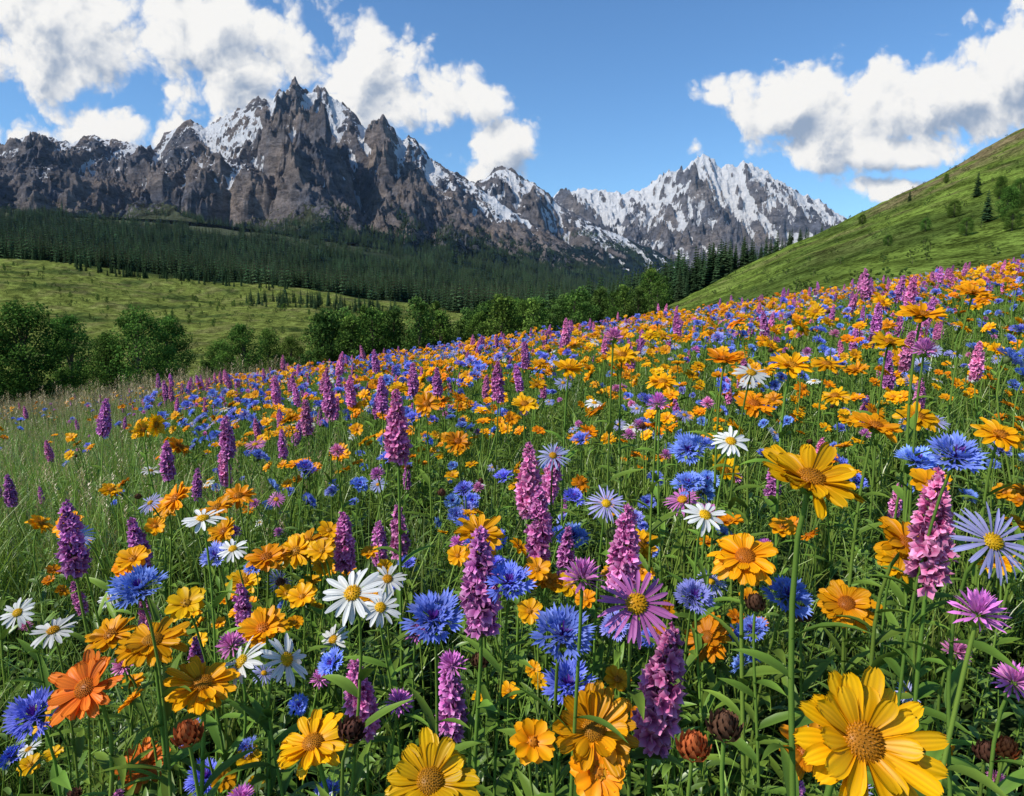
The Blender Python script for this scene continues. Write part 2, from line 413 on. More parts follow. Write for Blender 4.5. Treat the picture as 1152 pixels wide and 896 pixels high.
fp = field_points(66, 23, .60, 22)
x, y = fp[:, 0], fp[:, 1]; u = x / y; ly = np.log(y)
patch = fbm(u * 3.5 + 3, ly * 3.5, 3, 50)
dens = .84 + .95 * patch
grassy = sstep(-.38 + .12 * fbm(x / 1.5, y / 2.5, 2, 51), -.60, u) * sstep(1.4, 2.6, y)
dens *= (1 - .88 * grassy)
dens *= 1 - .2 * sstep(.1, -.5, u)
keep = RG.random(len(x)) < dens
x, y, u, ly = x[keep], y[keep], u[keep], ly[keep]
kinds = ['orange', 'cup', 'corn', 'aster', 'spike', 'white', 'clover', 'paster', 'bud']
def nz(s, f=2.6): return fbm(u * f + s, ly * f * 1.4 - s, 2, 60 + s)
far = sstep(1.5, 4, y)
W = np.stack([
    (.17 + .44 * far * sstep(-.5, .1, u)) * np.exp(3.0 * nz(1)),
    (.38 + .18 * far) * np.exp(2.5 * nz(2)),
    (.38 + .24 * far) * np.exp(3.5 * nz(3)),
    .15 * np.exp(3 * nz(4)),
    (.10 + .13 * sstep(.1, -.3, u) * far + .03 * far) * np.exp(4.5 * nz(5)),
    .10 * np.exp(3 * nz(6)) + 0 * u,
    .18 * np.exp(3 * nz(7)), .04 + 0 * u, .05 + 0 * u], 1)
W = W / W.sum(1, keepdims=True)
pick = (W.cumsum(1) > RG.random(len(x))[:, None]).argmax(1)
spec = {
 'orange': ('orange_daisy_flowers', 6, .46, (.25, 1.1), 1.0, 5),
 'cup': ('yellow_buttercup_flowers', 6, .44, (.2, .9), 1.05, 3),
 'corn': ('blue_cornflower_flowers', 5, .43, (.25, 1.0), 1.0, 4),
 'aster': ('blue_aster_flowers', 3, .42, (.3, 1.0), 1.0, 5),
 'spike': ('purple_lupine_flowers', 6, .38, (.0, .2), 1.0, 5),
 'white': ('white_daisy_flowers', 4, .42, (.3, 1.0), 1.0, 5),
 'clover': ('pink_clover_flowers', 3, .40, (.1, .5), 1.15, 5),
 'paster': ('purple_aster_flowers', 2, .42, (.3, .9), 1.0, 5),
 'bud': ('flower_buds', 3, .42, (.0, .4), 1.0, 4)}
for ki, k in enumerate(kinds):
    nm, npz, hg, tl, sz, lv = spec[k]
    m = pick == ki; n = int(m.sum())
    if n == 0: continue
    px_, py_ = x[m], y[m]
    s = RG.uniform(.60, 1.16, n) * (1 + .26 * sstep(1.5, 5, py_))
    if k == 'spike': s *= RG.uniform(.75, 1.15, n)
    z = H(px_, py_) - .01
    s *= .80 + .20 * sstep(.6, 1.6, py_)
    rot = np.stack([RG.normal(0, .11, n), RG.normal(0, .11, n), RG.uniform(-1.3, 1.3, n)], 1)
    scatter(nm, protos_for(k, npz, hg, tl, sz, lv), np.stack([px_, py_, z], 1), rot, s, RG.integers(0, npz, n))

# grass: square sods laid side by side ---------------------------------
def grass_tuft(nb, hmin, hmax, spread, wid, cb, ct, lean=.6, seedh=False, nl=4, sl=.014):
    mb = MB()
    for i in range(nb):
        h = U(hmin, hmax); az = U(0, 6.28); le = U(.05, lean); b = (U(-spread, spread), U(-spread, spread))
        w = wid * U(.6, 1.3); V = []; C = []; g = U(.7, 1.3); yl = R() ** 3 * .7
        dx, dy = math.cos(az), math.sin(az); fa = az + U(-1.2, 1.2); wx, wy = -math.sin(fa), math.cos(fa)
        for k in range(nl + 1):
            t = k / nl; o = le * h * t ** 1.9; zz = h * (t - .25 * le * t ** 3)
            ww = w * (1 - t ** 2.2) + .0002
            V += [(b[0] + dx * o - wx * ww, b[1] + dy * o - wy * ww, zz), (b[0] + dx * o + wx * ww, b[1] + dy * o + wy * ww, zz)]
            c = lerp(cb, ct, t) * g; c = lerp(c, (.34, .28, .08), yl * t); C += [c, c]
        mb.add(V, [(2 * k, 2 * k + 1, 2 * k + 3, 2 * k + 2) for k in range(nl)], np.array(C))
        if seedh and i % (4 if sl < .02 else 2) == 0:
            tx, ty, tz = b[0] + dx * le * h, b[1] + dy * le * h, h * (1 - .25 * le)
            for q in range(12):
                a = U(0, 6.28); zz = tz - .5 * sl * 8 + q * .5 * sl; l = sl
                mb.add([(tx, ty, zz), (tx + math.cos(a) * l * .5 - .15 * sl, ty + math.sin(a) * l * .5, zz + .4 * sl), (tx + math.cos(a) * l * .5 + .15 * sl, ty + math.sin(a) * l * .5, zz + .4 * sl), (tx + math.cos(a) * l, ty + math.sin(a) * l, zz + sl)], [(0, 1, 2), (1, 3, 2)], (.38, .28, .13))
    return mb
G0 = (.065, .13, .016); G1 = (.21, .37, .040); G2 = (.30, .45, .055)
def leafy(n, h):
    mb = MB()
    for s in range(4):
        bx, by = U(-.05, .05), U(-.05, .05); hh = h * U(.6, 1)
        top = (bx + U(-.06, .06), by + U(-.06, .06), hh); g = U(.8, 1.25)
        tube(mb, [(bx, by, 0), ((bx + top[0]) / 2, (by + top[1]) / 2, hh * .5), top], [.002, .0018, .001], 4, mul(GREEN, g))
        for k in range(n):
            t = .1 + .9 * (k + .5) / n
            leaf(mb, (bx + (top[0] - bx) * t, by + (top[1] - by) * t, hh * t), k * 2.4, U(.05, .085) * (1.2 - .6 * t), .012 * U(.7, 1.3), U(.3, 1.0), U(-1, -.2), mul(DGREEN, g), mul(GREEN, g * 1.15), 4)
    return mb
def sod(seed, size, tufts, ntuft, hs=1.0):
    random.seed(seed); mb = MB(); g = math.ceil(math.sqrt(ntuft))
    for i in range(ntuft):
        cx = ((i % g) + R()) / g - .5; cy = ((i // g) + R()) / g - .5
        cx *= size; cy *= size; s = U(.6, 1.1) * hs
        mb.merge(random.choice(tufts), T(cx, cy, A_ * cx + B_ * cy) @ Rz(U(0, 6.28)) @ Matrix.Diagonal((s, s, s, 1)), U(.7, 1.25))
    return mb
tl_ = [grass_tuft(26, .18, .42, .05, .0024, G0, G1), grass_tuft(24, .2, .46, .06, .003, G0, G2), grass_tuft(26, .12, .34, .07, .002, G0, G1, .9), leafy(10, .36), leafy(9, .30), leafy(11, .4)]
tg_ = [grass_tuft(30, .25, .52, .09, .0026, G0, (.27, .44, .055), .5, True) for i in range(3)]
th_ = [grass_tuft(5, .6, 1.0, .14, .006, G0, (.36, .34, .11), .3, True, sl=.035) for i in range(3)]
def tiles(size, y0, y1):
    P = []
    ny = int((y1 - y0) / size)
    for j in range(ny):
        yy = y0 + (j + .5) * size; hw = .84 * (yy + size) + .8; nx = int(math.ceil(hw / size))
        for i in range(-nx, nx + 1): P.append((i * size, yy))
    return np.array(P)
def lay(name, protos, P):
    n = len(P); z = H(P[:, 0], P[:, 1]) - .01
    scatter(name, protos, np.stack([P[:, 0], P[:, 1], z], 1), np.zeros((n, 3)), np.ones(n), RG.integers(0, len(protos), n))
near = [sod(200 + i, .5, tl_, 30, .74).mesh('sod', MAT_GRASS) for i in range(5)]
mid = [sod(210 + i, 1.0, tl_, 64, .9).mesh('sod', MAT_GRASS) for i in range(6)]
farr = [sod(220 + i, 1.5, tl_, 64, .95).mesh('sod', MAT_GRASS) for i in range(5)]
tall = [sod(230 + i, 1.5, tg_ + tl_[:2], 81, 1.0).mesh('sod', MAT_GRASS) for i in range(5)]
tallh = [sod(240 + i, 1.5, tg_ + tg_ + tg_ + tl_[:2] + th_, 81, 1.0).mesh('sod', MAT_GRASS) for i in range(4)]
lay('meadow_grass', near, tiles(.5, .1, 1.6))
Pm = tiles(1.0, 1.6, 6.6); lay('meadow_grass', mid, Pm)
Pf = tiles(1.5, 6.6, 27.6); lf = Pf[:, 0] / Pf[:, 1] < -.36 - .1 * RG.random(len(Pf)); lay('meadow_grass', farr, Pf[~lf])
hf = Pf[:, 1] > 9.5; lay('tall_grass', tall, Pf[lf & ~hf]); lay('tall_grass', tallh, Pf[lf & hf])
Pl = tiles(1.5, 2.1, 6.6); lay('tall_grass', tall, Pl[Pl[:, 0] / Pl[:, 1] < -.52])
random.seed(77)

# ------------------------------------------------------------------ foreground flowers, one object each
RW = {'orange': .045, 'cup': .026, 'corn': .031, 'aster': .033, 'paster': .036, 'white': .033, 'spike': .065, 'clover': .02, 'bud': .013}
NM = {'orange': 'orange_daisy', 'cup': 'yellow_buttercup', 'corn': 'blue_cornflower', 'aster': 'blue_aster', 'paster': 'purple_aster', 'white': 'white_daisy', 'spike': 'purple_lupine', 'clover': 'pink_clover', 'bud': 'flower_bud'}
HERO = [
 ('orange', 970, 835, 86, 50, 0, 1), ('orange', 912, 540, 62, 20, .2, 1), ('orange', 838, 627, 42, 30, -.2, 1), ('orange', 1020, 612, 40, 35, .5, 1),
 ('orange', 952, 680, 36, 35, -.4, 1), ('orange', 484, 880, 58, 34, 0, 1), ('orange', 668, 822, 54, 40, .1, 0), ('orange', 352, 837, 46, 20, -.5, 1),
 ('orange', 97, 775, 46, 42, -.3, 3), ('orange', 162, 862, 31, 30, .4, 3), ('orange', 228, 770, 43, 18, .4, 2), ('orange', 172, 722, 42, 10, .2, 0),
 ('orange', 795, 718, 33, 50, -1.2, 0), ('orange', 296, 708, 29, 32, 0, 1), ('orange', 540, 600, 31, 24, .3, 2), ('orange', 815, 530, 22, 45, .7, 1),
 ('orange', 125, 715, 30, 26, -.4, 2), ('orange', 300, 628, 26, 22, .1, 2), ('orange', 346, 612, 25, 28, .1, 2), ('orange', 985, 480, 30, 18, .2, 2), ('orange', 848, 455, 25, 24, 0, 2), ('orange', 188, 570, 18, 30, 0, 2),
 ('orange', 720, 612, 24, 30, 0, 2), ('orange', 275, 655, 22, 30, 0, 1), ('orange', 1125, 490, 30, 22, 0, 1), ('orange', 175, 478, 15, 80, 1.3, 1), ('orange', 1037, 355, 28, 18, 0, 2), ('orange', 890, 412, 28, 18, .2, 2), ('orange', 480, 455, 17, 50, .2, 2), ('orange', 815, 405, 24, 14, .2, 0), ('orange', 930, 410, 20, 20, .2, 2),
 ('orange', 640, 415, 20, 20, .2, 2), ('orange', 700, 400, 20, 25, 0, 1), ('orange', 745, 430, 20, 20, 0, 2), ('orange', 590, 455, 18, 30, 0, 1), ('orange', 1095, 330, 20, 20, 0, 2), ('orange', 1000, 385, 22, 20, 0, 1), ('orange', 515, 497, 17, 40, .2, 2),
 ('cup', 640, 660, 16, 30, 0, 1), ('cup', 340, 672, 16, 30, 0, 1), ('cup', 150, 630, 18, 30, 0, 1), ('cup', 720, 645, 16, 30, 0, 1), ('cup', 210, 680, 22, 30, 0, 1), ('cup', 1045, 545, 22, 30, 0, 1),
 ('spike', 541, 655, 60, 3, 0, 1), ('spike', 735, 775, 72, 8, 1.4, 0), ('spike', 1048, 597, 64, 3, 0, 2), ('spike', 607, 592, 43, 3, 0, 0), ('spike', 82, 607, 42, 4, 0, 1),
 ('spike', 388, 610, 34, 4, 0, 0), ('spike', 449, 598, 30, 4, 0, 2), ('spike', 447, 482, 40, 3, 0, 0), ('spike', 168, 690, 30, 5, 0, 2), ('spike', 427, 612, 26, 4, 0, 1), ('spike', 12, 552, 18, 4, 0, 1), ('spike', 256, 492, 24, 4, 0, 1), ('spike', 560, 430, 22, 4, 0, 0), ('spike', 370, 448, 22, 4, 0, 0), ('spike', 430, 445, 20, 4, 0, 1), ('spike', 465, 428, 18, 4, 0, 1), ('spike', 345, 470, 20, 4, 0, 2), ('spike', 395, 440, 17, 4, 0, 2), ('spike', 492, 430, 16, 4, 0, 1), ('spike', 318, 500, 16, 4, 0, 1),
 ('paster', 716, 680, 46, 48, 0, 0), ('clover', 1100, 692, 31, 10, 0, 1), ('clover', 655, 652, 26, 10, 0, 1), ('clover', 1140, 768, 24, 25, 0, 1), ('clover', 740, 455, 14, 10, 0, 1), ('clover', 1040, 395, 16, 10, 0, 1), ('clover', 690, 380, 13, 10, 0, 0),
 ('corn', 488, 698, 35, 30, 0, 0), ('corn', 632, 715, 37, 30, .2, 0), ('corn', 640, 772, 34, 24, 0, 0), ('corn', 40, 806, 31, 30, 0, 0), ('corn', 157, 664, 32, 25, 0, 0),
 ('corn', 886, 672, 28, 30, 0, 0), ('corn', 572, 656, 29, 30, 0, 0), ('corn', 1075, 515, 32, 25, 0, 2), ('corn', 232, 876, 24, 20, 0, 0), ('corn', 1030, 520, 24, 25, 0, 2), ('corn', 780, 672, 24, 30, 0, 1), ('corn', 645, 605, 18, 30, 0, 2),
 ('aster', 1117, 610, 46, 50, 0, 0), ('aster', 682, 567, 24, 40, 0, 0), ('aster', 622, 513, 20, 40, 0, 0), ('aster', 800, 655, 20, 30, 0, 0),
 ('white', 397, 668, 36, 40, -.1, 0), ('white', 428, 684, 24, 40, .4, 0), ('white', 436, 652, 22, 30, .4, 0), ('white', 272, 745, 30, 45, -.8, 0), ('white', 322, 742, 30, 60, 1.1, 0), ('white', 60, 710, 25, 15, 0, 0),
 ('white', 793, 580, 26, 35, .2, 0), ('white', 228, 584, 25, 14, 0, 0), ('white', 822, 497, 23, 35, 0, 0), ('white', 845, 420, 21, 30, 0, 0), ('white', 20, 690, 20, 40, 0, 0), ('white', 375, 720, 20, 40, -.6, 0), ('white', 262, 618, 18, 30, 0, 0),
 ('bud', 815, 815, 20, 10, 0, 0), ('bud', 780, 838, 19, 10, 0, 1), ('bud', 211, 824, 17, 10, 0, 1), ('bud', 850, 677, 12, 10, 0, 0), ('bud', 540, 742, 11, 10, 0, 0), ('bud', 396, 820, 16, 30, 1, 0), ('bud', 1110, 845, 14, 10, 0, 0), ('bud', 903, 690, 11, 10, 0, 0), ('bud', 1132, 840, 14, 10, 0, 1), ('bud', 690, 600, 9, 10, 0, 2)]
for kind, px, py, rp, tilt, roll, var in HERO:
    uu, vv = sight(px, py); rw = RW[kind] * U(.97, 1.03)
    depth = rw * F / rp
    cu = (448 - py) / F
    yw = depth * (math.cos(PITCH) + cu * math.sin(PITCH)); xw = uu * yw; zw = CZ + vv * yw
    ax = axis_from(math.radians(tilt), roll)
    if kind == 'spike': zw -= .06
    bx = xw + U(-.03, .03); by = yw + U(.0, .05)
    gz = float(H(bx, by)) - .015
    if zw - gz < .08: zw = gz + .08
    hd = make_head(kind, rw / RW[kind], var, rp > 30)
    thick = {'orange': .0026, 'spike': .0026}.get(kind, .0018)
    mb = plant(hd, (xw - bx, yw - by, zw - gz), ax, stem_r=thick, leaves=11, leaf_len=.09)
    ob = link(bpy.data.objects.new(NM[kind], mb.mesh(NM[kind], MAT_FLOWER)))
    ob.location = (bx, by, gz)

# ------------------------------------------------------------------ ground sheet
def grid_mesh(name, X, Y, Z, col, mat):
    nd, nu = X.shape
    me = bpy.data.meshes.new(name)
    V = np.stack([X, Y, Z], -1).reshape(-1, 3)
    i = np.arange(nd - 1)[:, None] * nu + np.arange(nu - 1)[None, :]
    Fq = np.stack([i, i + 1, i + 1 + nu, i + nu], -1).reshape(-1, 4)
    me.vertices.add(len(V)); me.vertices.foreach_set('co', V.astype(np.float32).ravel())
    me.loops.add(Fq.size); me.loops.foreach_set('vertex_index', Fq.astype(np.int32).ravel())
    me.polygons.add(len(Fq)); me.polygons.foreach_set('loop_start', np.arange(0, Fq.size, 4, dtype=np.int32))
    me.update(calc_edges=True); me.validate()
    me.polygons.foreach_set('use_smooth', np.ones(len(me.polygons), bool))
    ca = me.color_attributes.new('Col', 'FLOAT_COLOR', 'POINT')
    c = np.concatenate([col.reshape(-1, 3), np.ones((nd * nu, 1))], 1)
    ca.data.foreach_set('color', c.astype(np.float32).ravel())
    me.materials.append(mat)
    return link(bpy.data.objects.new(name, me))
s_ = np.geomspace(1, 11000, 700)[:, None]; UU = np.linspace(-1.5, 1.5, 700)[None, :]
Yg = s_ - 4 + 0 * UU; Xg = UU * (s_ + 1.5); Zg = H(Xg, Yg)
c_soil = np.array((.045, .07, .02)); c_mead = np.array((.17, .205, .045)); c_hill = np.array((.15, .215, .038)); c_dk = np.array((.05, .08, .022)); c_for = np.array((.014, .028, .016)); c_br = np.array((.22, .17, .09)); c_alp = np.array((.08, .092, .052))
ug = Xg / np.maximum(Yg, 1)
def mix(a, b, t): return a * (1 - t[..., None]) + b * t[..., None]
C = np.zeros(Xg.shape + (3,)) + c_soil
C = mix(C, c_mead + 0 * C, sstep(20, 40, Yg))
C = mix(C, c_hill + 0 * C, sstep(.05, .3, ug) * sstep(20, 60, Yg))
nn = fbm(Xg / 35, Yg / 60, 6, 90, .6); C = mix(C, c_dk + 0 * C, sstep(.05, .45, nn) * (.85 - .3 * sstep(.1, .3, ug)) * sstep(20, 50, Yg))
nb = fbm(Xg / 18 + 9, Yg / 30, 5, 95, .6); C = mix(C, c_br + 0 * C, sstep(.05, .45, nb) * .75 * sstep(70, 150, Yg) * (.45 + .55 * sstep(.3, .6, ug)))
nc = fbm(Xg / 6, Yg / 9, 4, 97, .65); C = C * (1 + .7 * np.clip(nc, -.8, .8) * sstep(25, 60, Yg))[..., None]
C = mix(C, c_br + 0 * C, sstep(.46, .56, ug) * sstep(135, 180, Yg) * sstep(-.3, .05, nb) * .85)
C = mix(C, c_for + 0 * C, sstep(720, 800, Yg))
C = mix(C, c_alp + 0 * C, sstep(1600, 1800, Yg) * sstep(-.05, -.35, ug))
m, nt = new_mat('ground_grass'); L = nt.links.new
at = N(nt, 'ShaderNodeAttribute', attribute_name='Col'); tc = N(nt, 'ShaderNodeTexCoord')
n1 = N(nt, 'ShaderNodeTexNoise'); n1.inputs['Scale'].default_value = 1.6; n1.inputs['Detail'].default_value = 5; n1.inputs['Roughness'].default_value = .8; L(tc.outputs['Object'], n1.inputs['Vector'])
n2 = N(nt, 'ShaderNodeTexNoise'); n2.inputs['Scale'].default_value = .2; n2.inputs['Detail'].default_value = 5; n2.inputs['Roughness'].default_value = .8; L(tc.outputs['Object'], n2.inputs['Vector'])
ad = N(nt, 'ShaderNodeMath', operation='ADD'); L(n1.outputs[0], ad.inputs[0]); L(n2.outputs[0], ad.inputs[1])
mr = N(nt, 'ShaderNodeMapRange', i_1=.84, i_2=1.16, i_3=.3, i_4=1.65); L(ad.outputs[0], mr.inputs[0])
vm = N(nt, 'ShaderNodeVectorMath', operation='SCALE'); L(at.outputs['Color'], vm.inputs[0]); L(mr.outputs[0], vm.inputs['Scale'])
p = N(nt, 'ShaderNodeBsdfDiffuse')
bp = N(nt, 'ShaderNodeBump'); bp.inputs['Strength'].default_value = .85; bp.inputs['Distance'].default_value = 1.0; L(ad.outputs[0], bp.inputs['Height']); L(bp.outputs[0], p.inputs['Normal'])
o = N(nt, 'ShaderNodeOutputMaterial'); L(vm.outputs[0], p.inputs[0]); L(p.outputs[0], o.inputs[0])
grid_mesh('ground', Xg, Yg, Zg, C, m)

# ------------------------------------------------------------------ mountains
def mountain_mat(name, hazy_rock, rockB, hazy_low, sc):  # first rock tone and low-slope tone carry a painted blue haze tint
    m, nt = new_mat(name); L = nt.links.new
    at = N(nt, 'ShaderNodeAttribute', attribute_name='Col'); sp = N(nt, 'ShaderNodeSeparateColor'); L(at.outputs['Color'], sp.inputs[0])
    tc = N(nt, 'ShaderNodeTexCoord')
    def noise(scale, det=8, rough=.65, vec=None):
        q = N(nt, 'ShaderNodeTexNoise'); q.inputs['Scale'].default_value = scale; q.inputs['Detail'].default_value = det; q.inputs['Roughness'].default_value = rough
        L(vec or tc.outputs['Object'], q.inputs['Vector']); return q.outputs[0]
    na_ = noise(.016 * sc, 6, .7); nb_ = noise(.004 * sc, 4)
    mp = N(nt, 'ShaderNodeMapping'); mp.inputs['Scale'].default_value = (1, 1, 2.2); mp.inputs['Rotation'].default_value = (0, .35, 0); L(tc.outputs['Object'], mp.inputs['Vector']); nc_ = noise(.014 * sc, 7, .8, mp.outputs[0])
    rk = N(nt, 'ShaderNodeMix', data_type='RGBA'); rk.inputs[6].default_value = (*hazy_rock, 1); rk.inputs[7].default_value = (*rockB, 1)
    r1 = N(nt, 'ShaderNodeMapRange', i_1=.38, i_2=.62); L(nb_, r1.inputs[0]); L(r1.outputs[0], rk.inputs[0])
    r2 = N(nt, 'ShaderNodeMapRange', i_1=.36, i_2=.64, i_3=.30, i_4=1.65); L(nc_, r2.inputs[0])
    rv = N(nt, 'ShaderNodeVectorMath', operation='SCALE'); L(rk.outputs[2], rv.inputs[0]); L(r2.outputs[0], rv.inputs['Scale'])
    def thr(src, amp, w):
        a = N(nt, 'ShaderNodeMath', operation='SUBTRACT', i_1=.5); L(na_, a.inputs[0])
        b = N(nt, 'ShaderNodeMath', operation='MULTIPLY_ADD'); L(a.outputs[0], b.inputs[0]); b.inputs[1].default_value = amp; L(src, b.inputs[2])
        c = N(nt, 'ShaderNodeMapRange', interpolation_type='SMOOTHSTEP', i_1=.5 - w, i_2=.5 + w); L(b.outputs[0], c.inputs[0]); return c.outputs[0]
    g = N(nt, 'ShaderNodeMix', data_type='RGBA'); L(thr(sp.outputs[1], .9, .1), g.inputs[0]); L(rv.outputs[0], g.inputs[6])
    lm = N(nt, 'ShaderNodeMix', data_type='RGBA'); lm.inputs[6].default_value = (*hazy_low, 1); lm.inputs[7].default_value = (.08, .092, .052, 1); L(thr(sp.outputs[2], .8, .12), lm.inputs[0])
    lv = N(nt, 'ShaderNodeVectorMath', operation='SCALE'); L(lm.outputs[2], lv.inputs[0]); L(r2.outputs[0], lv.inputs['Scale']); L(lv.outputs[0], g.inputs[7])
    sn = N(nt, 'ShaderNodeMix', data_type='RGBA'); L(thr(sp.outputs[0], 1.3, .05), sn.inputs[0]); L(g.outputs[2], sn.inputs[6]); sn.inputs[7].default_value = (.84, .86, .90, 1)
    p = N(nt, 'ShaderNodeBsdfDiffuse')
    bp = N(nt, 'ShaderNodeBump'); bp.inputs['Strength'].default_value = 1.0; bp.inputs['Distance'].default_value = 45 / sc; L(nc_, bp.inputs['Height']); L(bp.outputs[0], p.inputs['Normal'])
    o = N(nt, 'ShaderNodeOutputMaterial'); L(sn.outputs[2], p.inputs[0]); L(p.outputs[0], o.inputs[0])
    return m
def mountain(name, crest, foot, Dc0, Df, Db, nu, nd, seed, amp, L1, L2, snow0, snowk, tree0, mat, extra=None, pw=1.2, jag=.004, skew=.3, r1k=.85):
    cuv = np.array([sight(*p) for p in crest]); fuv = np.array([sight(*p) for p in foot])
    u = np.linspace(cuv[0, 0], cuv[-1, 0], nu)[None, :]
    D = np.concatenate([np.linspace(Df, Dc0 + 250, int(nd * .85)), np.linspace(Dc0 + 260, Db, nd - int(nd * .85))])[:, None]
    Dc = Dc0 + 150 * perlin(u * 5, u * 0, seed) + 60 * perlin(u * 17, u * 0 + 3, seed + 1)
    vc = np.interp(u, cuv[:, 0], cuv[:, 1]) + jag * (ridged(u * 40, u * 0 + 5, 4, seed + 3, .6) - .35)
    vf = np.interp(u, fuv[:, 0], fuv[:, 1])
    X = u * D; Y = D + 0 * u
    t = np.clip((D - Df) / (Dc - Df), 0, 1); tb = np.clip((D - Dc) / (Db - Dc), 0, 1)
    zc = vc * Dc; zf = vf * Df
    zz = zf + (zc - zf) * t ** pw
    hs = np.clip((zc - zf) / 900, .2, 1.1)
    zz = np.where(D > Dc, zc * (1 - tb) ** 1.2 - 60 * tb, zz)
    wx = fbm(X / 600, Y / 600, 4, seed + 7) * 240; wy = fbm(X / 600 + 40, Y / 600, 4, seed + 8) * 240
    Xs = X + skew * (Y - Dc0) + wx; Ys = Y + wy
    R1 = ridged(Xs / (L1 * 1.7), Ys / (L2 * 2.2), 3, seed + 10, .35)
    R2 = ridged((Xs + .4 * wy) / (L1 * .55), Ys / L2, 5, seed + 30, .55)
    R3 = ridged(X / (L1 * .24), Y / (L1 * .34), 5, seed + 60, .62)
    env = np.where(D <= Dc, np.clip(t * 1.5, 0, 1) ** .8 * (1 - .9 * t ** 3.5), .10) * hs
    Z = zz + env * amp * (r1k * (R1 - .72) + .46 * (R2 - .5)) + np.where(D <= Dc, np.clip(t * 2, 0, 1) * (1 - .7 * t ** 4), .25) * hs * amp * .20 * (R3 - .5)
    if extra is not None: Z = extra(X, Y, Z, R3)
    zn = Z / (zc.max()); sm = blur1(blur1(Z, 7, 0), 8, 1); conc = (sm - Z)
    conc = np.clip(conc / (np.std(conc) + 1e-6), -2.5, 2.5)
    dzx = np.gradient(Z, axis=1) / np.gradient(X, axis=1); dzy = np.gradient(Z, axis=0) / np.gradient(Y, axis=0)
    nz_ = 1 / np.sqrt(1 + dzx ** 2 + dzy ** 2)
    sn = .5 + snowk[0] * (zn - snow0) + snowk[1] * conc + snowk[2] * (nz_ - np.median(nz_)) + .75 * (.45 - R2) + .25 * fbm(X / 260, Y / 260, 4, seed + 50)
    left = sstep(-.12, -.38, u) if extra is not None else 0 * u
    if extra is not None: sn += .20 * sstep(-.15, .0, u) * sstep(.2, .35, zn) - .6 * sstep(.40, .27, zn)
    low = .5 + 5 * (tree0 + .05 * left - zn) + .25 * fbm(X / 150, Y / 150, 4, seed + 55) + .12 * conc + np.clip(2.2 * (nz_ - .80), -1.1, 0)
    alp = np.clip(left * (.75 + .6 * fbm(X / 300, Y / 300, 3, seed + 70)), 0, 1) + 0 * X
    print(name, 'zmax', Z.max(), 'nz', nz_.mean(), 'snow frac', (sn > .5).mean(), 'low', (low > .5).mean(), 'nan', np.isnan(Z).sum())
    C = np.stack([np.clip(sn, 0, 1), np.clip(low, 0, 1), alp], -1)
    grid_mesh(name, X, Y, Z + CZ, C, mat)
    return X, Y, Z, low - alp * .8, sn
crestA = [(-350,190),(-200,150),(-100,170),(-40,158),(0,166),(20,158),(40,149),(60,156),(80,160),(105,153),(130,157),(155,160),(176,168),(188,150),(200,140),(215,132),(230,138),(243,130),(262,120),(278,114),(290,108),(303,112),(312,101),(322,102),(332,89),(341,98),(350,100),(358,93),(366,92),(376,103),(388,112),(400,126),(407,136),(412,142),(420,133),(431,128),(438,141),(446,152),(453,159),(460,151),(467,153),(475,166),(484,178),(500,188),(515,193),(532,204),(550,218),(575,236),(600,252),(622,264),(650,280),(680,294),(720,312),(765,330)]
footA = [(-350,244),(0,240),(200,248),(300,260),(400,274),(500,296),(600,318),(680,336),(765,345)]
def extraA(X, Y, Z, R2):
    z0 = sight(250, 262)[1]
    for px, py, D, w in [(250,186,2550,200),(205,200,2500,140),(330,204,2500,110),(285,200,2450,120),(60,202,2500,320),(-120,198,2500,300)]:
        uu, vv = sight(px, py); cx = uu * D
        base = (vv - z0) * D
        d = np.sqrt(((X - cx) / w) ** 2 + ((Y - D) / (w * 1.2)) ** 2)
        d = np.clip(d + .35 * fbm(X / 90, Y / 130, 4, 77), 0, 3)
        Z = np.maximum(Z, z0 * D + base * (1.06 - d ** 2.6 * .8) + 45 * (R2 - .5))
    return Z
matA = mountain_mat('rocky_mountain_stone', (.125, .13, .155), (.26, .215, .19), (.014, .028, .030), 1.0)  # bluish rock and forest tones: distance haze put into the base colour
MA = mountain('rocky_mountain', crestA, footA, 3600, 1900, 5000, 1300, 660, 100, 560, 300, 1000, .42, (.8, .24, 1.1), .30, matA, extraA, r1k=.75)
crestC = [(400,300),(440,260),(480,220),(520,208),(535,205),(548,198),(556,190),(566,186),(575,189),(586,198),(600,206),(615,216),(630,228),(645,240),(665,251),(690,263),(720,275),(745,286),(765,296),(790,314),(820,335)]
footC = [(400,310),(600,322),(820,340)]
matC = mountain_mat('snow_ridge_stone', (.115, .125, .155), (.21, .185, .175), (.014, .028, .034), .8)  # blue of distant haze mixed into these ridge colours too
MC = mountain('snowy_ridge', crestC, footC, 4500, 3000, 5400, 560, 380, 400, 440, 260, 900, .38, (.9, .26, .8), .50, matC)
crestB = [(560,250),(600,232),(622,220),(632,214),(645,213),(660,212),(680,214),(700,216),(715,213),(728,207),(742,201),(756,192),(766,188),(776,180),(785,173),(793,169),(801,173),(808,180),(818,184),(828,186),(838,185),(850,190),(866,197),(880,205),(895,212),(910,219),(925,228),(940,238),(955,246),(980,254),(1020,262),(1100,275),(1250,300)]
footB = [(560,320),(760,325),(1250,330)]
matB = mountain_mat('snowy_mountain_stone', (.135, .145, .18), (.23, .205, .195), (.035, .05, .06), .7)  # farthest peak: rock and slopes tinted blue as painted haze
mountain('snowy_mountain', crestB, footB, 6000, 4000, 7600, 800, 460, 200, 820, 420, 1500, .10, (1.1, .24, .8), .10, matB, jag=.002)

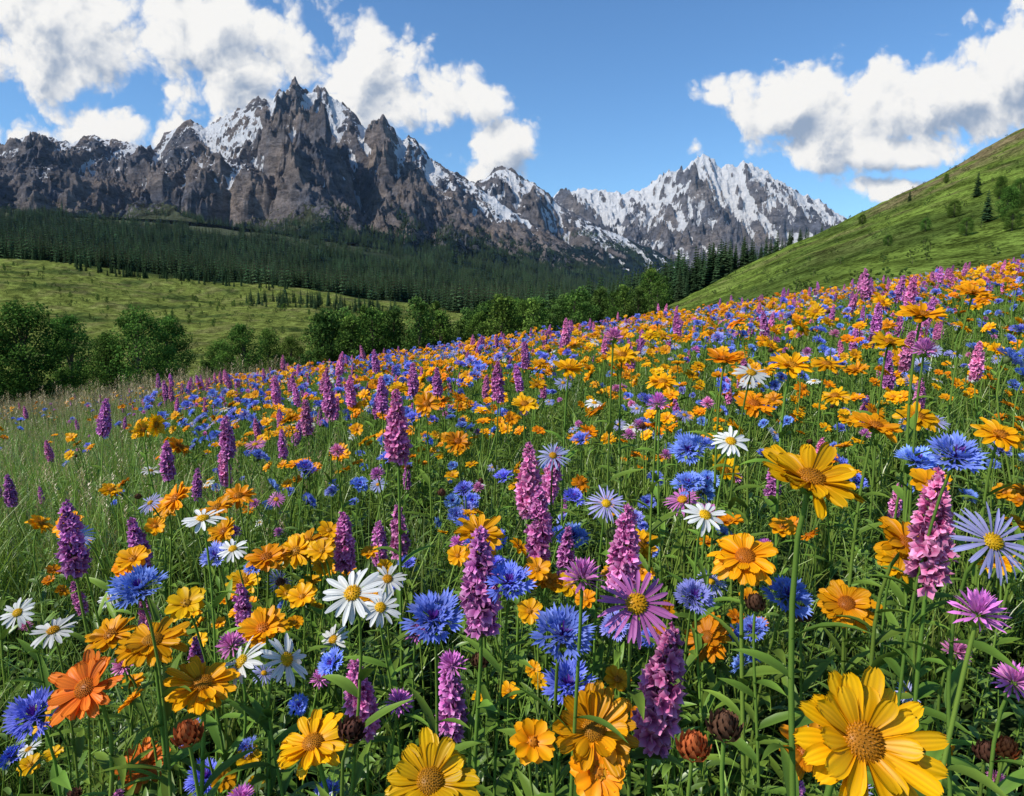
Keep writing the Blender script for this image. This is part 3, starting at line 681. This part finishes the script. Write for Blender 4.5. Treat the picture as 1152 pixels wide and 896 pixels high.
# ------------------------------------------------------------------ trees
def conifer(h, seed, whorls=18, nb=9):
    random.seed(seed); mb = MB()
    tube(mb, [(0, 0, -.5), (0, 0, h * .5), (0, 0, h * .98)], [h * .018, h * .011, h * .002], 4, (.06, .045, .03))
    for i in range(whorls):
        t = (i + .5) / whorls; z = h * (.06 + .92 * t); rr = h * .19 * (1 - t) ** .85 * U(.8, 1.1) + h * .012
        for k in range(nb):
            az = k * 2 * math.pi / nb + i * .7 + U(-.25, .25); l = rr * U(.65, 1.15); w = l * .30 + h * .006; dr = -.35 * l * U(.5, 1.3)
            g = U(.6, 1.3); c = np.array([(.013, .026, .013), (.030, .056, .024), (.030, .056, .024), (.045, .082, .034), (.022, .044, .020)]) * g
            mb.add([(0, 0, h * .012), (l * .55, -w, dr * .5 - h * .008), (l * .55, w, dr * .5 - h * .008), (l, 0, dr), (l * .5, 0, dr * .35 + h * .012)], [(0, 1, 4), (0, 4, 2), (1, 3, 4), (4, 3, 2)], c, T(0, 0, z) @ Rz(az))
    return mb
def leaf_tree(h, w, seed, nclump=20, per=420, cold=(.035, .07, .015), colb=(.12, .215, .038), ls=.03, lowc=.08):
    random.seed(seed); rg = np.random.default_rng(seed); mb = MB()
    bark = (.11, .09, .07)
    tube(mb, [(0, 0, -.5), (U(-.1, .1), U(-.1, .1), h * .3), (U(-.2, .2), U(-.2, .2), h * .6), (U(-.2, .2), 0, h * .9)], [h * .025, h * .018, h * .01, h * .003], 7, bark)
    for i in range(nclump):
        t = (i + .5) / nclump; z = h * (lowc + .87 * t)
        env = math.sin(math.pi * min(1, (.18 + .80 * t)) ** .95) ** .7
        ro = w * .5 * env * U(.35, .95); az = i * 2.4 + U(-.5, .5)
        cr = h * U(.08, .14) * (.7 + .5 * env)
        c = np.array((ro * math.cos(az), ro * math.sin(az), z))
        tube(mb, [(0, 0, z * .6), tuple(c * (.55, .55, 1) - (0, 0, h * .05)), tuple(c)], [h * .008, h * .005, h * .002], 4, bark)
        n = per
        d = rg.normal(size=(n, 3)); d /= np.linalg.norm(d, axis=1, keepdims=True)
        rad = cr * (.35 + .75 * rg.random((n, 1)) ** .6); P = c + d * rad * (1, 1, .8)
        P += rg.normal(size=(n, 3)) * cr * .14
        P[:, 2] = np.maximum(P[:, 2], .05)
        a = rg.normal(size=(n, 3)) + d * .5; a /= np.linalg.norm(a, axis=1, keepdims=True)
        b = np.cross(a, rg.normal(size=(n, 3))); b /= np.linalg.norm(b, axis=1, keepdims=True); c2 = np.cross(a, b)
        s = h * ls * rg.uniform(.5, 1.1, (n, 1)) * .5
        V = np.stack([P - b * s, P - c2 * s * .6, P + b * s, P + c2 * s * .6], 1).reshape(-1, 3)
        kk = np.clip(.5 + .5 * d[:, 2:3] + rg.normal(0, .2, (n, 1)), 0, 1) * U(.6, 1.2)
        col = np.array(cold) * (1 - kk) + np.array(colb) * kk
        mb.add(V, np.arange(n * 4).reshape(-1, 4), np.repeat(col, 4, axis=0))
    return mb
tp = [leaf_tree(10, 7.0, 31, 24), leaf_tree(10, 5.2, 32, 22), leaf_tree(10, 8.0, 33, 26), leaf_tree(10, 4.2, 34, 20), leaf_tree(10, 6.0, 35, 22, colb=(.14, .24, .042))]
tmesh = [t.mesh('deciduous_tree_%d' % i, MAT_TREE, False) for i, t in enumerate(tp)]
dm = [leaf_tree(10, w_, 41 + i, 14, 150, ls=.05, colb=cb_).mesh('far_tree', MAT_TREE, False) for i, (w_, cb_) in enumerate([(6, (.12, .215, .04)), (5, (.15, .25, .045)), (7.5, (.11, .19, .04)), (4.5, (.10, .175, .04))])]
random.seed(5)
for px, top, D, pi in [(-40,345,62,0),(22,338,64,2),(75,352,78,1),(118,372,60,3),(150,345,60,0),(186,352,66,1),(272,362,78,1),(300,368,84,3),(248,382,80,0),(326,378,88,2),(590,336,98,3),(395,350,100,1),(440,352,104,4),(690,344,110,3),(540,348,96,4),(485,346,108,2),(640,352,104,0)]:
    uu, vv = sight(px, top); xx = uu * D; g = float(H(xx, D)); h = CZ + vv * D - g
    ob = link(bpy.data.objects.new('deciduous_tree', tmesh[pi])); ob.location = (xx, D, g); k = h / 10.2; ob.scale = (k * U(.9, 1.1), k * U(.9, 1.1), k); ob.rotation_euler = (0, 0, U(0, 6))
def at_px(n, pxr, Dr):
    D = RG.uniform(*Dr, n); px = RG.uniform(*pxr, n); uu = (px - 576) / F
    return uu * D, D
xs, ys, ss = [], [], []
for (a, b), (d0, d1), n, (s0, s1) in [((350, 660), (88, 125), 75, (.6, 1.0)), ((-100, 400), (70, 95), 45, (.2, .42)), ((560, 740), (120, 180), 40, (.6, 1.0)), ((-200, 420), (130, 230), 50, (.1, .22)), ((-200, 600), (250, 650), 160, (.15, .5))]:
    X1, Y1 = at_px(n, (a, b), (d0, d1)); xs.append(X1); ys.append(Y1); ss.append(RG.uniform(s0, s1, n))
xs, ys, ss = map(np.concatenate, (xs, ys, ss)); n = len(xs)
scatter('distant_tree_row', dm, np.stack([xs, ys, H(xs, ys)], 1), np.stack([0 * xs, 0 * xs, RG.uniform(0, 6.28, n)], 1), ss, RG.integers(0, 4, n))
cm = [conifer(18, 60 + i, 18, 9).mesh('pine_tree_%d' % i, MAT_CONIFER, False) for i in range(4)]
def grove(seed, n=7, sp=26):
    mb = MB(); rr = np.random.default_rng(seed); tr = [conifer(18, seed + q, 8, 6) for q in range(3)]
    for i in range(n):
        s = rr.uniform(.6, 1.65)
        mb.merge(tr[i % 3], T(rr.uniform(-sp, sp) / 2, rr.uniform(-sp, sp) / 2, -1) @ Rz(rr.uniform(0, 6)) @ Matrix.Diagonal((s * .9, s * .9, s, 1)), rr.uniform(.5, 1.6))
    return mb
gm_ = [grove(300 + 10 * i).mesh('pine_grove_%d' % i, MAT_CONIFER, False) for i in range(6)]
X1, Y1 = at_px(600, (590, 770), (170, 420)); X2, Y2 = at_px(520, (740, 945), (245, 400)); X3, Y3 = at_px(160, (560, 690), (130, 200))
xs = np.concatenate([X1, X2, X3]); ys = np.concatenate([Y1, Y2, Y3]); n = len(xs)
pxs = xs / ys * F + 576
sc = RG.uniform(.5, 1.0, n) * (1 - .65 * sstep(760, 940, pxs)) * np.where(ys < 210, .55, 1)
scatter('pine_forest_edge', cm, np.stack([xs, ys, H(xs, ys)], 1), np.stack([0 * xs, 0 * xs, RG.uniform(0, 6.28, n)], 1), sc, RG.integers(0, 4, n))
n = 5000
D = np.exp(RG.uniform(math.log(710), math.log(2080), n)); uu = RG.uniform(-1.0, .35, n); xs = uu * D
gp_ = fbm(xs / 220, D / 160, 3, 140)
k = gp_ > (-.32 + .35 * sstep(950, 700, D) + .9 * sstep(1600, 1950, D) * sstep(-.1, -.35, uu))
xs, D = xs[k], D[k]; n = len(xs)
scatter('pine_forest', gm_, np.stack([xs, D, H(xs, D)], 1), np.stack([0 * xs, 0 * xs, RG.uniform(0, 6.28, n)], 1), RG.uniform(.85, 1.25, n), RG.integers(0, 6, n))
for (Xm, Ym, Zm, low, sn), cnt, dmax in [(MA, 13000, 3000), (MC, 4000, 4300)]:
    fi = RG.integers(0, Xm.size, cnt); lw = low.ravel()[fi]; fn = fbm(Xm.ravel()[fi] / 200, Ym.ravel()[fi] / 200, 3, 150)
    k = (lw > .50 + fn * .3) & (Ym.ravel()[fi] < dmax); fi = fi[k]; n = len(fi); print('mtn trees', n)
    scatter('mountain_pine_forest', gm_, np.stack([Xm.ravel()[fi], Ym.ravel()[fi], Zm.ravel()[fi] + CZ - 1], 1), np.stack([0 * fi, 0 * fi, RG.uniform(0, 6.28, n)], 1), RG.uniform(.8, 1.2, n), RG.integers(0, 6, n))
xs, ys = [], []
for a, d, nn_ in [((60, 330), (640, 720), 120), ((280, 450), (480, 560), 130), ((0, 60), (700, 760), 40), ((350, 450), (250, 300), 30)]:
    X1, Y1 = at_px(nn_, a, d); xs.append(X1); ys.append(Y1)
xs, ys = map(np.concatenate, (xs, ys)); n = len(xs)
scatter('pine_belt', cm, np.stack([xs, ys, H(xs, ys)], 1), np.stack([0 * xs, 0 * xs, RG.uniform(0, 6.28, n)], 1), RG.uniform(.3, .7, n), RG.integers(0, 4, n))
for px, D, h in [(1083, 110, 4), (1096, 75, 3.5), (1118, 72, 3.5), (1140, 76, 2.6), (1060, 90, 2.2), (1108, 95, 3), (1130, 85, 3), (1148, 70, 2.4), (1030, 85, 1.6), (1075, 70, 1.8), (990, 80, 1.3), (1125, 66, 2.0), (1010, 150, 2.6), (1048, 160, 2.2), (960, 140, 2.0)]:
    xx = (px - 576) / F * D; pine = px in (1096, 1083, 1148, 1010)
    ob = link(bpy.data.objects.new('pine_tree' if pine else 'hill_shrub', cm[px % 4] if pine else tmesh[px % 5])); ob.location = (xx, D, float(H(xx, D))); k = h / (18 if pine else 10); ob.scale = (k * 1.2, k * 1.2, k)
X1, Y1 = at_px(700, (720, 1350), (45, 215)); X3, Y3 = at_px(900, (-250, 600), (110, 650))
shm = [leaf_tree(1.2, 1.8, 9 + i, 7, 60, ls=.14, lowc=.12, colb=(.12, .19, .045)).mesh('shrub_%d' % i, MAT_TREE, False) for i in range(3)]
xs = np.concatenate([X1, X3]); ys = np.concatenate([Y1, Y3]); n = len(xs)
scatter('meadow_shrubs', shm, np.stack([xs, ys, H(xs, ys)], 1), np.stack([0 * xs, 0 * xs, RG.uniform(0, 6.28, n)], 1), np.where(xs / ys > .15, RG.uniform(.2, .8, n) ** 1.4, RG.uniform(.3, .9, n) * (1 + ys / 300)), RG.integers(0, 3, n))

# ------------------------------------------------------------------ thin valley haze (real scattering volume)
hm, nt = new_mat('valley_haze'); vs = N(nt, 'ShaderNodeVolumeScatter'); vs.inputs['Color'].default_value = (.42, .66, 1.0, 1); vs.inputs['Density'].default_value = 1.9e-5; vs.inputs['Anisotropy'].default_value = 0.0
o = N(nt, 'ShaderNodeOutputMaterial'); nt.links.new(vs.outputs[0], o.inputs['Volume'])
x0, x1, y0, y1, z0, z1 = -9000, 9000, 700, 7000, -400, 1300
hz = bpy.data.meshes.new('haze'); hz.from_pydata([(x0,y0,z0),(x1,y0,z0),(x1,y1,z0),(x0,y1,z0),(x0,y0,z1),(x1,y0,z1),(x1,y1,z1),(x0,y1,z1)], [], [(0,3,2,1),(4,5,6,7),(0,1,5,4),(1,2,6,5),(2,3,7,6),(3,0,4,7)])
hz.materials.append(hm); link(bpy.data.objects.new('haze', hz))

# ------------------------------------------------------------------ light
sd = Vector((-.80, -.40, 0)).normalized() * math.cos(math.radians(45)) + Vector((0, 0, math.sin(math.radians(45))))
sun = bpy.data.lights.new('sun', 'SUN'); sun.energy = 5.0; sun.angle = math.radians(.5); sun.color = (1, .94, .84)
so = link(bpy.data.objects.new('sun', sun)); so.rotation_euler = sd.to_track_quat('Z', 'Y').to_euler(); so.location = (-20, -15, 30)
w = bpy.data.worlds.new('World'); bpy.context.scene.world = w; w.use_nodes = True
w.cycles.sampling_method = 'MANUAL'; w.cycles.sample_map_resolution = 256
nt = w.node_tree; nt.nodes.clear(); L = nt.links.new
sky = N(nt, 'ShaderNodeTexSky', sky_type='NISHITA', sun_disc=False); sky.sun_elevation = math.radians(45); sky.sun_rotation = math.atan2(sd.x, sd.y); sky.altitude = 800; sky.air_density = 1.0; sky.dust_density = .5; sky.ozone_density = 1.5
tint = N(nt, 'ShaderNodeVectorMath', operation='MULTIPLY'); tint.inputs[1].default_value = (.74, 1.10, 1.40); L(sky.outputs[0], tint.inputs[0])
cg_ = bpy.data.node_groups.new('cloud_density', 'ShaderNodeTree')
cg_.interface.new_socket('P', in_out='INPUT', socket_type='NodeSocketVector'); cg_.interface.new_socket('D', in_out='OUTPUT', socket_type='NodeSocketFloat')
gi = cg_.nodes.new('NodeGroupInput'); go = cg_.nodes.new('NodeGroupOutput'); GL = cg_.links.new
BL = [(50,40,150,92),(225,50,185,118),(120,148,140,34),(-150,60,200,120),(420,75,70,64),(450,130,108,64),(545,118,54,30),(570,170,66,58),
      (900,118,100,50),(1050,116,135,60),(1160,75,110,62),(1010,172,140,28),(1250,60,150,80),(1010,213,120,18),(782,166,24,18)]
prev = None
for cx, cy, rx, ry in BL:
    uu, vv = sight(cx, cy); a, b = F / rx, F / ry
    ma = cg_.nodes.new('ShaderNodeVectorMath'); ma.operation = 'MULTIPLY_ADD'; ma.inputs[1].default_value = (a, b, 0); ma.inputs[2].default_value = (-uu * a, -vv * b, 0); GL(gi.outputs[0], ma.inputs[0])
    ln = cg_.nodes.new('ShaderNodeVectorMath'); ln.operation = 'LENGTH'; GL(ma.outputs[0], ln.inputs[0])
    if prev is None: prev = ln.outputs['Value']
    else:
        mn = cg_.nodes.new('ShaderNodeMath'); mn.operation = 'SMOOTH_MIN'; mn.inputs[2].default_value = .25; GL(prev, mn.inputs[0]); GL(ln.outputs['Value'], mn.inputs[1]); prev = mn.outputs[0]
nzt = cg_.nodes.new('ShaderNodeTexNoise'); nzt.noise_dimensions = '2D'; nzt.inputs['Scale'].default_value = 5.5; nzt.inputs['Detail'].default_value = 8; nzt.inputs['Roughness'].default_value = .58; GL(gi.outputs[0], nzt.inputs['Vector'])
vor = cg_.nodes.new('ShaderNodeTexVoronoi'); vor.voronoi_dimensions = '2D'; vor.feature = 'F1'; vor.inputs['Scale'].default_value = 15; vor.inputs['Detail'].default_value = 3; vor.inputs['Roughness'].default_value = .55
wp = cg_.nodes.new('ShaderNodeVectorMath'); wp.operation = 'MULTIPLY_ADD'; wp.inputs[1].default_value = (.10, .10, .0); GL(nzt.outputs['Color'], wp.inputs[0]); GL(gi.outputs[0], wp.inputs[2]); GL(wp.outputs[0], vor.inputs['Vector'])
def gmm(op, a, b, c=None):
    q = cg_.nodes.new('ShaderNodeMath'); q.operation = op
    for i, vv in enumerate([a, b, c]):
        if vv is None: continue
        if isinstance(vv, (int, float)): q.inputs[i].default_value = vv
        else: GL(vv, q.inputs[i])
    return q.outputs[0]
d1 = gmm('SUBTRACT', 1.17, prev); n1 = gmm('SUBTRACT', nzt.outputs[0], .5); v1 = gmm('SUBTRACT', .45, vor.outputs['Distance'])
dd = gmm('MULTIPLY_ADD', n1, 2.2, d1); dd = gmm('MULTIPLY_ADD', v1, .65, dd); GL(dd, go.inputs[0])
tc = N(nt, 'ShaderNodeTexCoord'); sx = N(nt, 'ShaderNodeSeparateXYZ'); L(tc.outputs['Generated'], sx.inputs[0])
ymx = N(nt, 'ShaderNodeMath', operation='MAXIMUM', i_1=.02); L(sx.outputs[1], ymx.inputs[0])
du = N(nt, 'ShaderNodeMath', operation='DIVIDE'); L(sx.outputs[0], du.inputs[0]); L(ymx.outputs[0], du.inputs[1])
dv = N(nt, 'ShaderNodeMath', operation='DIVIDE'); L(sx.outputs[2], dv.inputs[0]); L(ymx.outputs[0], dv.inputs[1])
cb = N(nt, 'ShaderNodeCombineXYZ'); L(du.outputs[0], cb.inputs[0]); L(dv.outputs[0], cb.inputs[1])
def dens_at(off):
    va = N(nt, 'ShaderNodeVectorMath', operation='ADD'); va.inputs[1].default_value = off; L(cb.outputs[0], va.inputs[0])
    g = N(nt, 'ShaderNodeGroup'); g.node_tree = cg_; L(va.outputs[0], g.inputs[0]); return g.outputs[0]
da = dens_at((0, 0, 0)); db = dens_at((-.016, .030, 0))  # second sample is shifted towards the sun, for painted cloud shading
al = N(nt, 'ShaderNodeMapRange', interpolation_type='SMOOTHSTEP', i_1=.0, i_2=.42); L(da, al.inputs[0])
fw = N(nt, 'ShaderNodeMapRange', i_1=.05, i_2=.2); L(sx.outputs[1], fw.inputs[0])
am = N(nt, 'ShaderNodeMath', operation='MULTIPLY'); L(al.outputs[0], am.inputs[0]); L(fw.outputs[0], am.inputs[1])
df = N(nt, 'ShaderNodeMath', operation='SUBTRACT'); L(da, df.inputs[0]); L(db, df.inputs[1])
th = N(nt, 'ShaderNodeMath', operation='MULTIPLY_ADD', i_1=-.40, i_2=.88); L(da, th.inputs[0])
sh = N(nt, 'ShaderNodeMath', operation='MULTIPLY_ADD', i_1=1.1); L(df.outputs[0], sh.inputs[0]); L(th.outputs[0], sh.inputs[2])
shc = N(nt, 'ShaderNodeMapRange', interpolation_type='SMOOTHSTEP', i_1=-.15, i_2=.95); L(sh.outputs[0], shc.inputs[0])
cc = N(nt, 'ShaderNodeMix', data_type='RGBA'); cc.inputs[6].default_value = (2.5, 3.2, 4.4, 1); cc.inputs[7].default_value = (7.8, 7.8, 7.7, 1); L(shc.outputs[0], cc.inputs[0])  # shaded and sunlit cloud tones, painted into the sky colour
mx = N(nt, 'ShaderNodeMix', data_type='RGBA'); L(am.outputs[0], mx.inputs[0]); L(tint.outputs[0], mx.inputs[6]); L(cc.outputs[2], mx.inputs[7])
bg = N(nt, 'ShaderNodeBackground'); bg.inputs[1].default_value = .12; L(mx.outputs[2], bg.inputs[0])
wo = N(nt, 'ShaderNodeOutputWorld'); L(bg.outputs[0], wo.inputs[0])

# ------------------------------------------------------------------ camera
cam = bpy.data.cameras.new('camera'); cam.sensor_width = 36; cam.lens = 24; cam.clip_start = .02; cam.clip_end = 30000
co = link(bpy.data.objects.new('camera', cam)); co.location = (0, 0, CZ); co.rotation_euler = (math.radians(90) - PITCH, 0, 0)
sc_ = bpy.context.scene; sc_.camera = co
sc_.view_settings.view_transform = 'Standard'; sc_.view_settings.look = 'None'; sc_.view_settings.exposure = 0
